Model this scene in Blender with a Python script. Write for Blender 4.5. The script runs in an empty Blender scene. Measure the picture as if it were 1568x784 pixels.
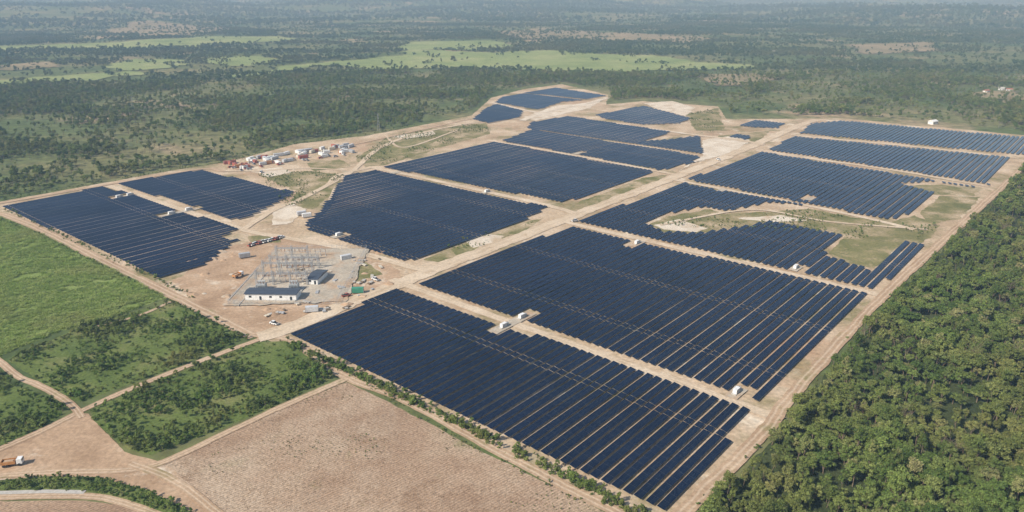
import bpy, bmesh, math, random
import numpy as np
from mathutils import Vector, Matrix
R = random.Random(7); rng = np.random.default_rng(7)
scene = bpy.context.scene

# ------------------------------------------------------------------ survey
# Plan coordinates were traced on an oblique aerial survey (1568x784); S() returns ground metres.
H = 150.0; F = 1151.0; TH = math.radians(19.7)
sT, cT = math.sin(TH), math.cos(TH)
def S(u, v):
    x = (u-784)/F; y = (v-392)/F
    d = sT+y*cT; f = cT-y*sT
    return (H*x/d, H*f/d)
def SP(pts): return [S(*p) for p in pts]
DS = np.array([0.769, -0.640]); DS /= np.linalg.norm(DS)     # across the rows
DT = np.array([-DS[1], DS[0]])                               # along the rows

def inpoly(px, py, poly):
    px = np.asarray(px); py = np.asarray(py)
    ins = np.zeros(px.shape, bool); n = len(poly); j = n-1
    for i in range(n):
        xi, yi = poly[i]; xj, yj = poly[j]
        if yi != yj:
            c = ((yi > py) != (yj > py)) & (px < (xj-xi)*(py-yi)/(yj-yi)+xi)
            ins ^= c
        j = i
    return ins
def vnoise(x, y, seed=0):
    x = np.asarray(x, float); y = np.asarray(y, float)
    xi = np.floor(x); yi = np.floor(y); xf = x-xi; yf = y-yi
    def h(a, b):
        n = np.sin(a*127.1+b*311.7+seed*74.7)*43758.5453
        return n-np.floor(n)
    u = xf*xf*(3-2*xf); v = yf*yf*(3-2*yf)
    return (h(xi, yi)*(1-u)+h(xi+1, yi)*u)*(1-v)+(h(xi, yi+1)*(1-u)+h(xi+1, yi+1)*u)*v
def fbm(x, y, seed=0, o=4):
    s = 0; a = .5; t = 0
    for k in range(o):
        s = s+a*vnoise(x*2**k, y*2**k, seed+k); t += a; a *= .5
    return s/t
def sm(a, b, x):
    t = np.clip((x-a)/(b-a), 0, 1); return t*t*(3-2*t)
def height(x, y):
    x = np.asarray(x, float); y = np.asarray(y, float)
    d = np.hypot(x, y)
    return sm(1500, 2600, d)*18*(fbm(x/500, y/500, 3)-.35)+sm(2400, 6000, d)*190*(fbm(x/1100, y/900, 9)-.38)

# ------------------------------------------------------------------ node helpers
def newmat(name):
    m = bpy.data.materials.new(name); m.use_nodes = True
    nt = m.node_tree; b = nt.nodes['Principled BSDF']
    return m, nt, b
def ramp(nt, fac, stops):
    r = nt.nodes.new('ShaderNodeValToRGB')
    e = r.color_ramp.elements
    while len(e) < len(stops): e.new(0.5)
    for i, (p, c) in enumerate(stops):
        e[i].position = p; e[i].color = (*c, 1)
    nt.links.new(fac, r.inputs[0]); return r.outputs[0]
def noise(nt, vec, scale, detail=4, rough=.55, dist=0):
    n = nt.nodes.new('ShaderNodeTexNoise'); n.inputs['Scale'].default_value = scale
    n.inputs['Detail'].default_value = detail; n.inputs['Roughness'].default_value = rough
    n.inputs['Distortion'].default_value = dist
    nt.links.new(vec, n.inputs['Vector']); return n.outputs[0]
def mix(nt, fac, a, b, mode='MIX'):
    m = nt.nodes.new('ShaderNodeMix'); m.data_type = 'RGBA'; m.blend_type = mode
    for s, v in ((0, fac), (6, a), (7, b)):
        if hasattr(v, 'is_linked'): nt.links.new(v, m.inputs[s])
        else: m.inputs[s].default_value = v if s == 0 else (*v, 1)
    return m.outputs[2]
def maprange(nt, v, a, b, c=0., d=1.):
    m = nt.nodes.new('ShaderNodeMapRange')
    nt.links.new(v, m.inputs[0])
    for i, k in enumerate((a, b, c, d)): m.inputs[i+1].default_value = k
    return m.outputs[0]
def grey(nt, sock):
    g = nt.nodes.new('ShaderNodeCombineColor')
    for i in range(3): nt.links.new(sock, g.inputs[i])
    return g.outputs[0]
def wpos(nt): return nt.nodes.new('ShaderNodeNewGeometry').outputs['Position']
def ground_mat(name, stops, big=.02, fine=.7, lo=.7, hi=1.3, patch=None, tracks=False, rows=None):
    m, nt, b = newmat(name); p = wpos(nt)
    c = ramp(nt, noise(nt, p, big, 7, .6), stops)
    for (col, sc, a, bb) in (patch or []):
        c = mix(nt, maprange(nt, noise(nt, p, sc, 6, .65, .4), a, bb), c, col)
    if rows:
        ang, sc, amt = rows
        mp = nt.nodes.new('ShaderNodeMapping'); mp.inputs['Rotation'].default_value = (0, 0, ang)
        nt.links.new(p, mp.inputs[0])
        w = nt.nodes.new('ShaderNodeTexWave'); w.inputs['Scale'].default_value = sc
        w.inputs['Distortion'].default_value = 1.2; w.inputs['Detail'].default_value = 3
        nt.links.new(mp.outputs[0], w.inputs[0])
        c = mix(nt, 1., c, grey(nt, maprange(nt, w.outputs['Fac'], 0, 1, 1-amt, 1+amt)), 'MULTIPLY')
    if tracks:
        uv = nt.nodes.new('ShaderNodeUVMap'); sx = nt.nodes.new('ShaderNodeSeparateXYZ')
        nt.links.new(uv.outputs[0], sx.inputs[0])
        w = nt.nodes.new('ShaderNodeMath'); w.operation = 'PINGPONG'; w.inputs[1].default_value = .5
        nt.links.new(sx.outputs[0], w.inputs[0])
        d = nt.nodes.new('ShaderNodeMath'); d.operation = 'SUBTRACT'; d.inputs[1].default_value = .3
        nt.links.new(w.outputs[0], d.inputs[0])
        ab = nt.nodes.new('ShaderNodeMath'); ab.operation = 'ABSOLUTE'; nt.links.new(d.outputs[0], ab.inputs[0])
        c = mix(nt, maprange(nt, ab.outputs[0], .03, .12, .5, 0), c, (.68, .55, .4))
    n2 = noise(nt, p, fine, 5, .65)
    c = mix(nt, 1., c, grey(nt, maprange(nt, n2, .3, .7, lo, hi)), 'MULTIPLY')
    nt.links.new(c, b.inputs['Base Color'])
    b.inputs['Roughness'].default_value = .95; b.inputs['Specular IOR Level'].default_value = .15
    bp = nt.nodes.new('ShaderNodeBump'); bp.inputs['Strength'].default_value = .5; bp.inputs['Distance'].default_value = .4
    nt.links.new(n2, bp.inputs['Height']); nt.links.new(bp.outputs[0], b.inputs['Normal'])
    return m
def plain(name, col, rough=.6, metal=0., var=.15):
    m, nt, b = newmat(name); p = wpos(nt)
    n = noise(nt, p, .9, 4)
    nt.links.new(mix(nt, 1., col, grey(nt, maprange(nt, n, .3, .7, 1-var, 1+var)), 'MULTIPLY'), b.inputs['Base Color'])
    b.inputs['Roughness'].default_value = rough; b.inputs['Metallic'].default_value = metal
    return m
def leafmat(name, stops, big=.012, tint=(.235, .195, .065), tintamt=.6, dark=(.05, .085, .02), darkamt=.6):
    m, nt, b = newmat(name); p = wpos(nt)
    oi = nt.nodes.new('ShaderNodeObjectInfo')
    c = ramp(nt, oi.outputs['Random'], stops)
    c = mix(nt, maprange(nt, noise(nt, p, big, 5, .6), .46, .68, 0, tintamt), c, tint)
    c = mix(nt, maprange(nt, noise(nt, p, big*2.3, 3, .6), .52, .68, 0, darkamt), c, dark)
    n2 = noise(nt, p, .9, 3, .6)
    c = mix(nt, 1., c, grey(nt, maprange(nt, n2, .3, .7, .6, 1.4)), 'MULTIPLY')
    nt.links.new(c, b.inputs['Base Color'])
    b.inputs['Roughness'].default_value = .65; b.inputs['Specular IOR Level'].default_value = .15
    return m

# ------------------------------------------------------------------ materials
M_ground = ground_mat('scrub_ground', [(.3, (.06, .095, .03)), (.45, (.11, .14, .048)), (.58, (.185, .18, .078)), (.75, (.31, .25, .145))], .005, .1, .55, 1.45, patch=[((.36, .275, .17), .0035, .58, .66)])
M_dirt = ground_mat('bare_site_soil', [(.3, (.37, .265, .165)), (.5, (.51, .385, .255)), (.7, (.66, .53, .39))], .03, .5, .72, 1.28, patch=[((.74, .65, .51), .045, .57, .7), ((.22, .195, .085), .022, .51, .66), ((.42, .26, .155), .011, .55, .7)])
M_road = ground_mat('dirt_road_surface', [(.3, (.49, .375, .25)), (.6, (.64, .52, .38)), (.8, (.74, .64, .5))], .04, .8, .8, 1.2, tracks=True, patch=[((.44, .32, .2), .05, .54, .7)])
M_redroad = ground_mat('red_dirt_surface', [(.3, (.38, .255, .16)), (.6, (.49, .35, .23)), (.8, (.59, .45, .32))], .05, .8, .8, 1.2, tracks=True, patch=[((.28, .23, .11), .06, .56, .68)])
M_redsoil = ground_mat('red_soil', [(.3, (.35, .23, .14)), (.55, (.49, .34, .22)), (.75, (.61, .475, .34))], .05, .6, .75, 1.2, patch=[((.7, .6, .47), .06, .58, .7)])
M_yard = ground_mat('gravel_yard', [(.3, (.4, .345, .27)), (.55, (.5, .44, .35)), (.75, (.62, .55, .45))], .08, .9, .75, 1.2, patch=[((.49, .35, .23), .06, .48, .62)])
M_pale = ground_mat('pale_caliche', [(.3, (.57, .47, .35)), (.7, (.78, .7, .58))], .08, .8, .85, 1.15, patch=[((.5, .38, .25), .07, .53, .68)])
M_fieldbrown = ground_mat('harvested_soil', [(.3, (.3, .195, .125)), (.5, (.39, .27, .18)), (.7, (.46, .345, .24))], .03, 1.1, .6, 1.4, patch=[((.17, .18, .065), .03, .6, .76), ((.5, .39, .28), .013, .5, .66), ((.29, .19, .12), .05, .56, .7)], rows=(.87, .3, .14))
M_cane = ground_mat('cane_ground', [(.3, (.15, .205, .045)), (.5, (.2, .26, .07)), (.7, (.27, .31, .11))], .025, .9, .7, 1.3)
M_farcane = ground_mat('far_cane_ground', [(.3, (.175, .23, .075)), (.5, (.25, .3, .11)), (.7, (.34, .355, .16))], .008, .05, .85, 1.15)
M_dryfar = ground_mat('dry_pasture', [(.3, (.2, .18, .09)), (.7, (.36, .28, .17))], .01, .05, .8, 1.2)
M_grass = ground_mat('rough_grass', [(.33, (.15, .15, .055)), (.47, (.23, .205, .09)), (.56, (.36, .285, .165)), (.7, (.55, .43, .29))], .045, .7, .7, 1.3, patch=[((.13, .14, .045), .12, .55, .68)])
M_olive = ground_mat('olive_grass', [(.33, (.15, .155, .05)), (.5, (.21, .195, .08)), (.62, (.29, .25, .12)), (.75, (.45, .36, .22))], .06, .7, .7, 1.3, patch=[((.4, .31, .18), .09, .54, .68)])
M_under = ground_mat('undergrowth', [(.3, (.075, .115, .026)), (.52, (.13, .17, .045)), (.66, (.2, .205, .075)), (.8, (.3, .24, .13))], .05, .9, .6, 1.4)
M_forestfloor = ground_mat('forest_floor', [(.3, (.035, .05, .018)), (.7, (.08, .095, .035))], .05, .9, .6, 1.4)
M_steel = plain('galvanised_steel', (.44, .45, .46), .45, .4)
M_frame = plain('array_frame', (.2, .205, .21), .5, .2)
M_white = plain('white_paint', (.8, .8, .78), .5)
M_roofdark = plain('dark_roof_sheet', (.06, .075, .1), .45)
M_conc = plain('concrete', (.48, .455, .41), .85)
M_glass = plain('window_glass', (.03, .04, .05), .1)
M_rubber = plain('tyre_rubber', (.02, .02, .02), .8)
M_trunk = plain('bark', (.2, .15, .1), .9)
M_trans = plain('transformer_grey', (.4, .42, .42), .5)
M_porc = plain('insulator_porcelain', (.3, .16, .1), .3)
M_terracotta = plain('clay_roof', (.35, .15, .09), .8)
PAINT = {k: plain(k+'_paint', c, .5) for k, c in dict(blue=(.1, .2, .4), red=(.42, .12, .08), orange=(.5, .24, .09), green=(.06, .28, .18), cream=(.66, .6, .48), grey=(.42, .43, .44), silver=(.58, .59, .6)).items()}
PAINT['white'] = M_white
M_leaf = leafmat('forest_foliage', [(0, (.07, .115, .024)), (.3, (.115, .17, .038)), (.65, (.16, .215, .05)), (.9, (.215, .25, .075)), (1, (.28, .26, .11))], .02)
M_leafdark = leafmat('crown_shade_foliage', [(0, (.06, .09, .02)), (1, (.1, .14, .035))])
M_leafbright = leafmat('scrub_foliage', [(0, (.065, .125, .02)), (.5, (.12, .19, .035)), (1, (.21, .27, .065))], .03)
M_farleaf = leafmat('far_foliage', [(0, (.045, .082, .024)), (.5, (.078, .115, .036)), (1, (.135, .16, .06))], .004, (.19, .17, .08), .6)
M_canel = leafmat('cane_leaves', [(0, (.17, .255, .045)), (.5, (.24, .325, .07)), (1, (.34, .4, .125))], .02, (.35, .32, .12), .5, (.15, .22, .045), .4)
M_straw = leafmat('cane_straw', [(0, (.33, .22, .14)), (.6, (.48, .35, .24)), (1, (.6, .48, .35))], .03, (.33, .3, .15), .3, (.33, .22, .14), .3)

# panel
M_panel, nt, b = newmat('photovoltaic_glass')
uv = nt.nodes.new('ShaderNodeUVMap'); sx = nt.nodes.new('ShaderNodeSeparateXYZ'); nt.links.new(uv.outputs[0], sx.inputs[0])
def line(sock, per, w):
    a = nt.nodes.new('ShaderNodeMath'); a.operation = 'FRACT'
    d = nt.nodes.new('ShaderNodeMath'); d.operation = 'DIVIDE'; d.inputs[1].default_value = per
    nt.links.new(sock, d.inputs[0]); nt.links.new(d.outputs[0], a.inputs[0])
    l = nt.nodes.new('ShaderNodeMath'); l.operation = 'LESS_THAN'; l.inputs[1].default_value = w
    nt.links.new(a.outputs[0], l.inputs[0]); return l.outputs[0]
mx = nt.nodes.new('ShaderNodeMath'); mx.operation = 'MAXIMUM'
nt.links.new(line(sx.outputs[0], 1.0, .02), mx.inputs[0]); nt.links.new(line(sx.outputs[1], 1.75, .015), mx.inputs[1])
p = wpos(nt)
cc = ramp(nt, noise(nt, p, .02, 3), [(.3, (.003, .008, .022)), (.7, (.007, .016, .042))])
nt.links.new(mix(nt, mx.outputs[0], cc, (.08, .09, .115)), b.inputs['Base Color'])
b.inputs['Roughness'].default_value = .11; b.inputs['IOR'].default_value = 1.43
b.inputs['Specular Tint'].default_value = (.76, .88, 1, 1)

# ------------------------------------------------------------------ mesh helpers
def link(o, parent=None):
    scene.collection.objects.link(o)
    if parent: o.parent = parent
    return o
def meshobj(name, verts, faces, mats, parent=None, idx=None, smooth=False):
    me = bpy.data.meshes.new(name); me.from_pydata([tuple(v) for v in verts], [], faces)
    for m in (mats if isinstance(mats, list) else [mats]): me.materials.append(m)
    if idx is not None: me.polygons.foreach_set('material_index', idx)
    if smooth: me.polygons.foreach_set('use_smooth', [True]*len(me.polygons))
    me.update(); return link(bpy.data.objects.new(name, me), parent)
def jag(poly, amp=1., step=3., seed=1, freq=.15):
    out = []; n = len(poly)
    for i in range(n):
        a = np.array(poly[i]); c = np.array(poly[(i+1) % n]); L = np.linalg.norm(c-a)
        if L < 1e-6: continue
        k = max(1, min(400, int(L/step))); nn = np.array([-(c-a)[1], (c-a)[0]])/L
        for q in range(k):
            pt = a+(c-a)*q/k
            o = (float(fbm(pt[0]*freq+50, pt[1]*freq+50, seed, 3))-.5)*2*amp+R.uniform(-.15, .15)*amp
            out.append(tuple(pt+nn*o))
    return out
def sheet(name, pix, z, mat, amp=1., step=3., world=False):
    poly = pix if world else SP(pix)
    poly = jag(poly, amp, step, seed=len(pix)+int(z*100))
    return meshobj(name, [(x, y, z) for x, y in poly], [list(range(len(poly)))], mat)
def drape(name, pix, mat, cell=7., off=1.2):
    poly = SP(pix); xs = [p[0] for p in poly]; ys = [p[1] for p in poly]
    gx = np.arange(min(xs)-10, max(xs)+10, cell); gy = np.arange(min(ys)-10, max(ys)+10, cell)
    X, Y = np.meshgrid(gx, gy); cx = X[:-1, :-1]+cell/2; cy = Y[:-1, :-1]+cell/2
    wob = 90*(fbm(cx/90, cy/90, 5)-.5); wob2 = 90*(fbm(cx/90, cy/90, 15)-.5)
    keep = inpoly(cx+wob, cy+wob2, poly)
    W = X.shape[1]; I, J = np.nonzero(keep)
    f = np.stack([I*W+J, I*W+J+1, (I+1)*W+J+1, (I+1)*W+J], 1)
    used, inv = np.unique(f, return_inverse=True); f = inv.reshape(f.shape)
    vx = X.ravel()[used]; vy = Y.ravel()[used]
    jx = vx+rng.uniform(-2, 2, len(vx)); jy = vy+rng.uniform(-2, 2, len(vx))
    return meshobj(name, np.stack([jx, jy, height(jx, jy)+off], 1), f.tolist(), mat)
def ribbon(name, pix, width, z, mat, wob=.12):
    pts = [np.array(p) for p in SP(pix)]
    P = [2*pts[0]-pts[1]]+pts+[2*pts[-1]-pts[-2]]; path = []
    for i in range(1, len(P)-2):
        L = np.linalg.norm(P[i+1]-P[i]); k = max(2, int(L/3))
        for q in range(k):
            t = q/k
            path.append(.5*((2*P[i])+(-P[i-1]+P[i+1])*t+(2*P[i-1]-5*P[i]+4*P[i+1]-P[i+2])*t*t+(-P[i-1]+3*P[i]-3*P[i+1]+P[i+2])*t**3))
    path.append(P[-2]); V = []; n = len(path)
    for i, p in enumerate(path):
        d = path[min(i+1, n-1)]-path[max(i-1, 0)]; d = d/np.linalg.norm(d); nn = np.array([-d[1], d[0]])
        for k, sgn in enumerate((-1, 1)):
            w = width/2*(1+wob*4*(float(fbm(p[0]*.12+k*37, p[1]*.12, 4+k, 3))-.5)+R.uniform(-.5, .5)*wob)
            q = p+nn*sgn*w; V.append((q[0], q[1], z))
    F_ = [[2*i, 2*i+1, 2*i+3, 2*i+2] for i in range(n-1)]
    o = meshobj(name, V, F_, mat); uvl = o.data.uv_layers.new(name='UVMap')
    uvs = []
    for i in range(n-1): uvs += [0, i, 1, i, 1, i+1, 0, i+1]
    uvl.data.foreach_set('uv', uvs); return o

class MB:
    """multi-part mesh builder"""
    def __init__(s): s.v = []; s.f = []; s.m = []
    def box(s, c, d, m=0, rz=0., top=1.):
        n = len(s.v); cx, cy, cz = c; a, bb, h = d[0]/2, d[1]/2, d[2]/2
        co, si = math.cos(rz), math.sin(rz)
        for z, k in ((-h, 1), (h, top)):
            for x, y in ((-a, -bb), (a, -bb), (a, bb), (-a, bb)):
                x *= k; y *= k
                s.v.append((cx+x*co-y*si, cy+x*si+y*co, cz+z))
        for q in ((0, 3, 2, 1), (4, 5, 6, 7), (0, 1, 5, 4), (1, 2, 6, 5), (2, 3, 7, 6), (3, 0, 4, 7)):
            s.f.append([n+i for i in q]); s.m.append(m)
    def beam(s, a, c, w, m=0):
        a = Vector(a); c = Vector(c); d = (c-a).normalized()
        up = Vector((0, 0, 1)) if abs(d.z) < .9 else Vector((1, 0, 0))
        x = d.cross(up).normalized()*w/2; y = d.cross(x).normalized()*w/2; n = len(s.v)
        for p in (a, c):
            for q in (x+y, x-y, -x-y, -x+y): s.v.append(tuple(p+q))
        for q in ((0, 1, 2, 3), (7, 6, 5, 4), (0, 4, 5, 1), (1, 5, 6, 2), (2, 6, 7, 3), (3, 7, 4, 0)):
            s.f.append([n+i for i in q]); s.m.append(m)
    def cyl(s, a, c, r0, r1, m=0, k=8):
        a = Vector(a); c = Vector(c); d = (c-a).normalized()
        up = Vector((0, 0, 1)) if abs(d.z) < .9 else Vector((1, 0, 0))
        x = d.cross(up).normalized(); y = d.cross(x).normalized(); n = len(s.v)
        for p, r in ((a, r0), (c, r1)):
            for i in range(k):
                t = 2*math.pi*i/k; s.v.append(tuple(p+x*r*math.cos(t)+y*r*math.sin(t)))
        for i in range(k):
            j = (i+1) % k; s.f.append([n+i, n+j, n+k+j, n+k+i]); s.m.append(m)
        s.f.append([n+i for i in range(k)][::-1]); s.m.append(m); s.f.append([n+k+i for i in range(k)]); s.m.append(m)
    def poly(s, vs, fs, m=0):
        n = len(s.v); s.v += vs
        for f in fs: s.f.append([n+i for i in f]); s.m.append(m)
    def obj(s, name, mats, loc=(0, 0, 0), rz=0., parent=None):
        o = meshobj(name, s.v, s.f, mats, parent, s.m); o.location = loc; o.rotation_euler = (0, 0, rz); return o
def empty(name, loc, rz=0.):
    e = bpy.data.objects.new(name, None); e.location = loc; e.rotation_euler = (0, 0, rz); return link(e)

# ------------------------------------------------------------------ terrain
gx = np.concatenate([np.linspace(-40000, -9500, 8), np.arange(-9000, 9001, 65), np.linspace(9500, 40000, 8)])
gy = np.concatenate([np.linspace(-20000, -1500, 6), np.arange(-1000, 12000, 65), np.linspace(12500, 45000, 9)])
X, Y = np.meshgrid(gx, gy); Z = height(X, Y); W = X.shape[1]
I, J = np.meshgrid(np.arange(X.shape[0]-1), np.arange(W-1), indexing='ij'); I = I.ravel(); J = J.ravel()
meshobj('ground', np.stack([X.ravel(), Y.ravel(), Z.ravel()], 1), np.stack([I*W+J, I*W+J+1, (I+1)*W+J+1, (I+1)*W+J], 1).tolist(), M_ground, smooth=True)

site = [(-40, 322), (0, 309), (270, 260), (350, 248), (450, 221), (560, 208), (640, 193), (722, 177), (752, 150), (800, 137), (860, 129), (932, 145), (928, 160), (985, 155), (1100, 163), (1112, 182), (1230, 182), (1290, 181), (1568, 207), (1640, 214), (1575, 243), (1515, 305), (1440, 378), (1347, 465), (1222, 605), (1178, 668), (1055, 790), (1035, 812), (985, 790), (930, 768), (700, 655), (520, 567), (390, 512), (240, 440), (60, 345)]
sheet('solar_farm_soil', site, .04, M_dirt, 1.4)
sheet('substation_earthworks', [(262, 432), (300, 405), (360, 375), (430, 362), (520, 378), (600, 408), (625, 430), (560, 462), (430, 512), (395, 520), (330, 480)], .08, M_redsoil, 3)
gz = .1
for pts in ([(545, 243), (590, 212), (660, 197), (745, 188), (750, 205), (690, 222), (590, 253), (560, 256)],
            [(395, 268), (470, 262), (530, 268), (505, 300), (480, 320), (440, 318), (455, 292), (430, 283)],
            [(880, 312), (985, 272), (1020, 268), (1000, 284), (900, 318)],
            [(650, 398), (720, 362), (780, 345), (830, 335), (800, 355), (720, 385), (670, 402)],
            [(995, 345), (1012, 334), (1085, 320), (1110, 328), (1240, 320), (1360, 342), (1400, 330), (1440, 345), (1415, 372), (1385, 372), (1340, 412), (1270, 398), (1292, 362), (1180, 342), (1075, 357), (1012, 355)],
            [(1380, 285), (1440, 283), (1500, 292), (1490, 300), (1425, 298)],
            [(1440, 300), (1500, 302), (1470, 335), (1420, 345), (1410, 325)],
            [(1050, 175), (1100, 166), (1110, 200), (1065, 200)],
            [(1100, 208), (1180, 200), (1160, 218), (1085, 228)],
            [(470, 250), (520, 244), (540, 256), (480, 262)], [(440, 318), (470, 300), (495, 302), (480, 320)], [(380, 362), (420, 360), (430, 371), (385, 373)]):
    gz += .003; sheet('grass_patch', pts, gz, M_grass, 2.5)
for pts in ([(1268, 388), (1290, 366), (1378, 372), (1338, 412)], [(530, 405), (560, 402), (585, 420), (545, 432)], [(690, 382), (730, 366), (770, 358), (740, 378), (700, 392)], [(555, 235), (600, 222), (680, 212), (620, 235), (570, 245)]):
    gz += .003; sheet('grass_patch', pts, gz, M_olive, 1.5)
for pts in ([(705, 365), (740, 357), (772, 362), (765, 375), (725, 380)], [(600, 210), (660, 200), (668, 206), (620, 213)], [(385, 262), (430, 256), (447, 264), (410, 272)],
            [(1000, 345), (1040, 336), (1085, 350), (1060, 356), (1015, 352)], [(1130, 335), (1200, 330), (1240, 338), (1180, 340)], [(420, 325), (445, 312), (470, 320), (440, 345), (415, 345)],
            [(985, 158), (1030, 155), (1065, 165), (1050, 178), (1010, 168)], [(1075, 215), (1120, 208), (1150, 215), (1120, 235), (1060, 250), (1040, 262), (1075, 240)], [(930, 148), (905, 165), (860, 175), (820, 185), (800, 180), (850, 162), (905, 158)]):
    gz += .003; sheet('caliche_patch', pts, gz+.03, M_pale, 2.5)

# fields left / below
cane = [(-260, 330), (-40, 325), (0, 332), (60, 358), (150, 402), (255, 456), (180, 483), (90, 508), (0, 545), (-260, 640)]
sheet('cane_field', cane, .05, M_cane, .8)
plot1 = [(12, 552), (120, 502), (262, 463), (375, 515), (320, 543), (190, 592), (125, 615), (108, 612), (30, 565)]
plot2 = [(138, 626), (310, 558), (395, 524), (440, 522), (518, 574), (420, 622), (330, 660), (232, 698), (192, 688), (145, 645)]
plot3 = [(-200, 560), (-10, 565), (20, 590), (60, 604), (102, 625), (88, 640), (0, 688), (-200, 760)]
for i, p_ in enumerate((plot1, plot2, plot3)): sheet('scrub_plot', p_, .06+.001*i, M_under, 1.)
brown = [(240, 714), (340, 668), (430, 626), (530, 586), (560, 598), (700, 672), (925, 784), (1010, 830), (900, 960), (480, 960), (345, 790), (300, 755)]
sheet('harvested_field', brown, .055, M_fieldbrown, .9)
sheet('dirt_junction', [(-100, 740), (0, 690), (92, 642), (112, 632), (135, 634), (190, 692), (238, 706), (262, 718), (310, 755), (352, 795), (290, 800), (230, 752), (150, 730), (60, 730), (-100, 742)], .09, M_redsoil, .7, 2)
strip = [(-60, 745), (0, 738), (60, 730), (150, 731), (225, 750), (298, 786), (262, 790), (190, 764), (130, 752), (0, 750)]
sheet('verge_strip', strip, .1, M_under, .4, 2)
sheet('field_corner', [(-100, 775), (0, 768), (130, 766), (200, 776), (260, 800), (200, 860), (-100, 860)], .07, M_fieldbrown, .4, 2)
ribbon('concrete_track', [(-60, 757), (0, 755), (70, 753), (130, 754)], 1.8, .16, M_conc, .03)
ribbon('dirt_road', [(-60, 764), (0, 761), (130, 760), (190, 770), (260, 795)], 3, .13, M_redroad)
ribbon('dirt_road', [(-60, 318), (0, 328), (60, 351), (200, 421), (300, 470), (390, 516)], 6.5, .15, M_redroad, .1)
ribbon('dirt_road', [(385, 512), (440, 519), (480, 545), (530, 578), (620, 613), (760, 690), (900, 762), (1000, 815), (1100, 880)], 4.6, .17, M_redroad, .1)
ribbon('dirt_road', [(400, 519), (310, 552), (190, 600), (120, 632), (60, 662), (-40, 705)], 3.4, .19, M_redroad)
ribbon('dirt_road', [(-30, 530), (5, 558), (30, 578), (75, 598), (112, 622), (125, 640)], 3.2, .21, M_redroad)
ribbon('dirt_road', [(530, 580), (430, 624), (340, 666), (238, 712), (150, 722), (60, 724), (-60, 735)], 3.4, .23, M_redroad)
ribbon('dirt_road', [(200, 710), (262, 735), (320, 775), (360, 810)], 3.4, .25, M_redroad)
ribbon('dirt_track', [(150, 500), (215, 483), (262, 462)], 2, .27, M_redroad)

# internal roads
for ri, (pts, w, m) in enumerate((([(395, 516), (440, 503), (640, 423), (870, 334), (1100, 245), (1225, 192), (1250, 184)], 11, M_road),
               ([(600, 428), (640, 443), (900, 537), (1170, 634), (1185, 642)], 5.5, M_road),
               ([(860, 338), (885, 345), (1110, 397), (1335, 450), (1348, 455)], 5.5, M_road),
               ([(1030, 275), (1060, 281), (1200, 308), (1330, 335), (1400, 352)], 5, M_road),
               ([(1160, 230), (1180, 235), (1350, 258), (1515, 286)], 6, M_road),
               ([(1215, 205), (1230, 209), (1400, 225), (1560, 243)], 6.5, M_road),
               ([(165, 285), (260, 315), (372, 352), (440, 365), (520, 380), (640, 412), (670, 418)], 6, M_road),
               ([(570, 257), (620, 267), (740, 293), (850, 318), (880, 328)], 6, M_road),
               ([(745, 215), (800, 224), (900, 242), (1015, 264), (1050, 270)], 6, M_road),
               ([(372, 352), (420, 322), (455, 308), (500, 285), (540, 262), (580, 228), (640, 205), (740, 186), (830, 180)], 5, M_road),
               ([(-30, 317), (160, 284), (310, 259), (350, 262), (450, 240), (540, 222), (640, 200), (722, 182)], 4, M_redroad),
               ([(540, 262), (470, 258), (400, 262), (345, 262)], 4, M_road),
               ([(500, 285), (520, 268), (570, 257)], 4, M_road),
               ([(755, 158), (800, 168), (860, 180), (940, 190), (1050, 205)], 6, M_pale),
               ([(1050, 205), (1130, 215), (1170, 222)], 8, M_road),
               ([(800, 185), (840, 170), (900, 158), (930, 150)], 9, M_pale),
               ([(1580, 244), (1520, 300), (1440, 373), (1343, 463), (1215, 603), (1168, 665), (1040, 792)], 5.5, M_redroad),
               ([(470, 345), (500, 318), (515, 288)], 4, M_road),
               ([(590, 208), (620, 226), (700, 200)], 3, M_road),
               ([(1010, 345), (1150, 322), (1270, 340), (1420, 352)], 3, M_road))):
    ribbon('dirt_road', pts, w, .3+.008*ri, m, .14)

# ------------------------------------------------------------------ far fields
ff_px = [[(330, 122), (420, 112), (505, 101), (600, 106), (700, 104), (760, 105), (860, 113), (1000, 110), (1140, 106), (1148, 101), (1050, 96), (1000, 86), (920, 83), (830, 79), (760, 82), (700, 80), (640, 76), (620, 85), (540, 92), (430, 103)],
         [(-40, 132), (10, 131), (150, 125), (230, 112), (190, 109), (110, 116), (-40, 127)], [(-60, 82), (0, 80), (160, 79), (300, 74), (450, 62), (430, 55), (330, 57), (180, 69), (0, 72), (-60, 73)],
         [(130, 106), (210, 92), (300, 95), (270, 103), (190, 108)], [(310, 97), (325, 88), (400, 85), (440, 94), (400, 101)], [(600, 75), (640, 66), (740, 64), (790, 74), (720, 79)]]
for p_ in ff_px: drape('cane_field', p_, M_farcane)
dry_px = ([(150, 50), (220, 36), (340, 40), (350, 50), (250, 58)], [(740, 50), (830, 44), (950, 54), (1100, 62), (1050, 70), (900, 63), (800, 62)], [(1420, 125), (1480, 118), (1530, 126), (1460, 134)], [(1300, 70), (1420, 66), (1440, 78), (1330, 84)], [(0, 100), (60, 96), (110, 102), (30, 108)], [(1060, 118), (1160, 112), (1200, 122), (1100, 132)], [(1460, 145), (1568, 140), (1600, 155), (1500, 160)])
for pts in dry_px: drape('dry_pasture', pts, M_dryfar, 9)

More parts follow.
